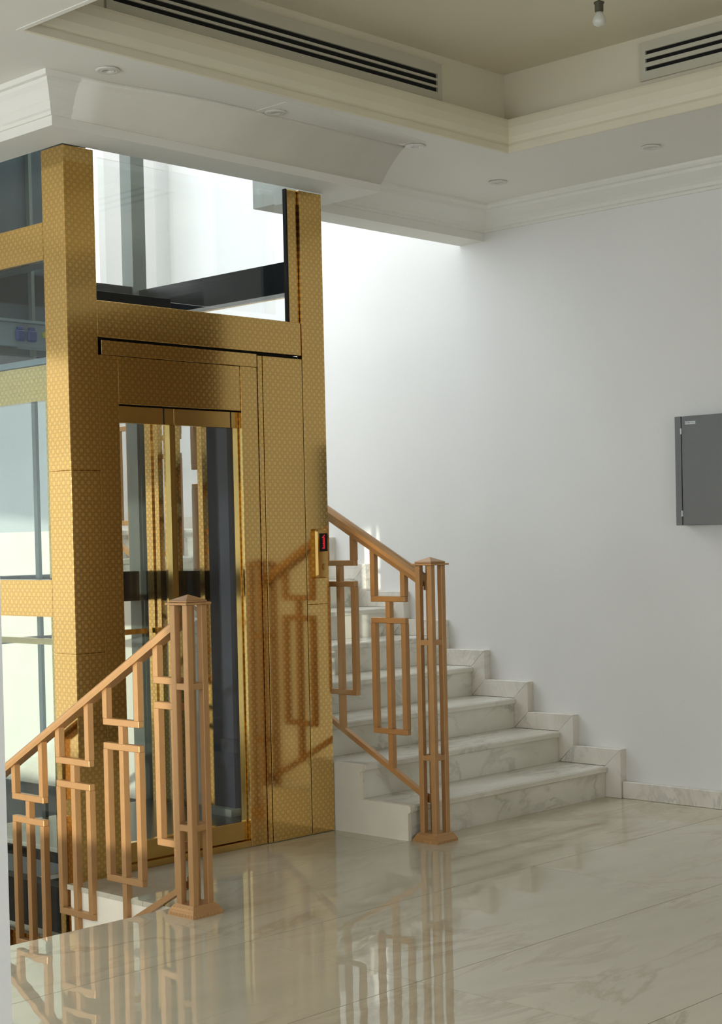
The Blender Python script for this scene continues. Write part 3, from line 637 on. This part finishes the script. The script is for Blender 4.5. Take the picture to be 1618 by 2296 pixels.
# ------------------------------------------------------------------ downlights, vents, bulb
spots = [((3.618, 4.697), 'round white ceiling downlight nearest the bulkhead corner above the lift post'),
         ((4.468, 4.714), 'round white ceiling downlight in the middle above the lift door'),
         ((5.310, 4.715), 'round white ceiling downlight at the ragged edge of the plaster patch'),
         ((6.154, 4.928), 'round white ceiling downlight deepest in the ceiling corner above the stairs'),
         ((6.125, 4.027), 'round white ceiling downlight beside the right wall above the grey cabinet')]
for (x, y), lab in spots:
    t = thing('downlight', lab, 'downlight', (x, y, ZS-0.012), 'recessed ceiling downlights')
    lathe('trim_ring', [(0.022, 0.0), (0.024, -0.002), (0.030, -0.006), (0.040, -0.006), (0.044, -0.003), (0.045, 0.0)], (x, y, ZS-0.0025), 'white_metal', t)
    lathe('inner_ring', [(0.012, -0.001), (0.020, -0.008), (0.026, -0.008), (0.0285, -0.0065)], (x, y, ZS-0.0005), 'white_metal', t)
    lathe('lens', [(0.0, -0.0045), (0.010, -0.004), (0.0125, -0.001)], (x, y, ZS-0.0005), 'lens_glass', t)
def vent(name, label, axis, wall, s0, s1, z0, z1, slots):
    t = thing(name, label, 'air vent', ((s0+s1)/2, wall, z0) if axis == 'y' else (wall, (s0+s1)/2, z0), 'slotted air vents in the ceiling recess')
    def bx(nm, a, b, d0, d1, za, zb, m):
        if axis == 'y': return box(nm, a, b, wall-d1, wall-d0, za, zb, m, t)
        return box(nm, wall-d1, wall-d0, a, b, za, zb, m, t)
    bx('backing', s0+0.012, s1-0.012, 0.0002, 0.002, z0+0.012, z1-0.012, 'vent_dark')
    f0, f1 = s0+0.03, s1-0.03
    bx('frame', s0, f0, 0.0002, 0.012, z0, z1, 'vent_white'); bx('frame', f1, s1, 0.0002, 0.012, z0, z1, 'vent_white')
    zz = [z0]+[q for s in slots for q in s]+[z1]
    for k in range(0, len(zz), 2): bx('slat' if 0 < k < len(zz)-2 else 'frame', f0, f1, 0.0002 if k in (0, len(zz)-2) else 0.004, 0.012, zz[k], zz[k+1], 'vent_white')
    return t
vent('ceiling_vent', 'long slotted air vent in the ceiling recess above the lift', 'y', TYF+TD-0.0125, 3.55, 5.375, 3.228, 3.388, [(3.262, 3.281), (3.291, 3.311), (3.321, 3.341)])
vent('ceiling_vent', 'slotted air vent in the ceiling recess at the upper right corner', 'x', TXR+TD-0.0125, 2.6, 3.872, 3.240, 3.402, [(3.278, 3.295), (3.313, 3.330), (3.347, 3.364)])
hb = thing('hanging_bulb', 'bare frosted bulb in a dark holder hanging from the recessed ceiling', 'light bulb', (4.835, 3.39, 3.157))
bc = (4.838, 3.392, 0)
cyl('cord', (bc[0], bc[1], 3.332), 0.003, 0.194, 'socket_brown', hb, 10)
lathe('holder', [(0.006, 3.246), (0.019, 3.240), (0.019, 3.236), (0.0155, 3.234), (0.0155, 3.207), (0.012, 3.205)], bc, 'socket_brown', hb)
lathe('bulb', [(0.012, 3.2048), (0.0135, 3.198), (0.020, 3.188), (0.0245, 3.177), (0.0245, 3.168), (0.019, 3.159), (0.010, 3.1545), (0.0, 3.1535)], bc, 'bulb_glass', hb)
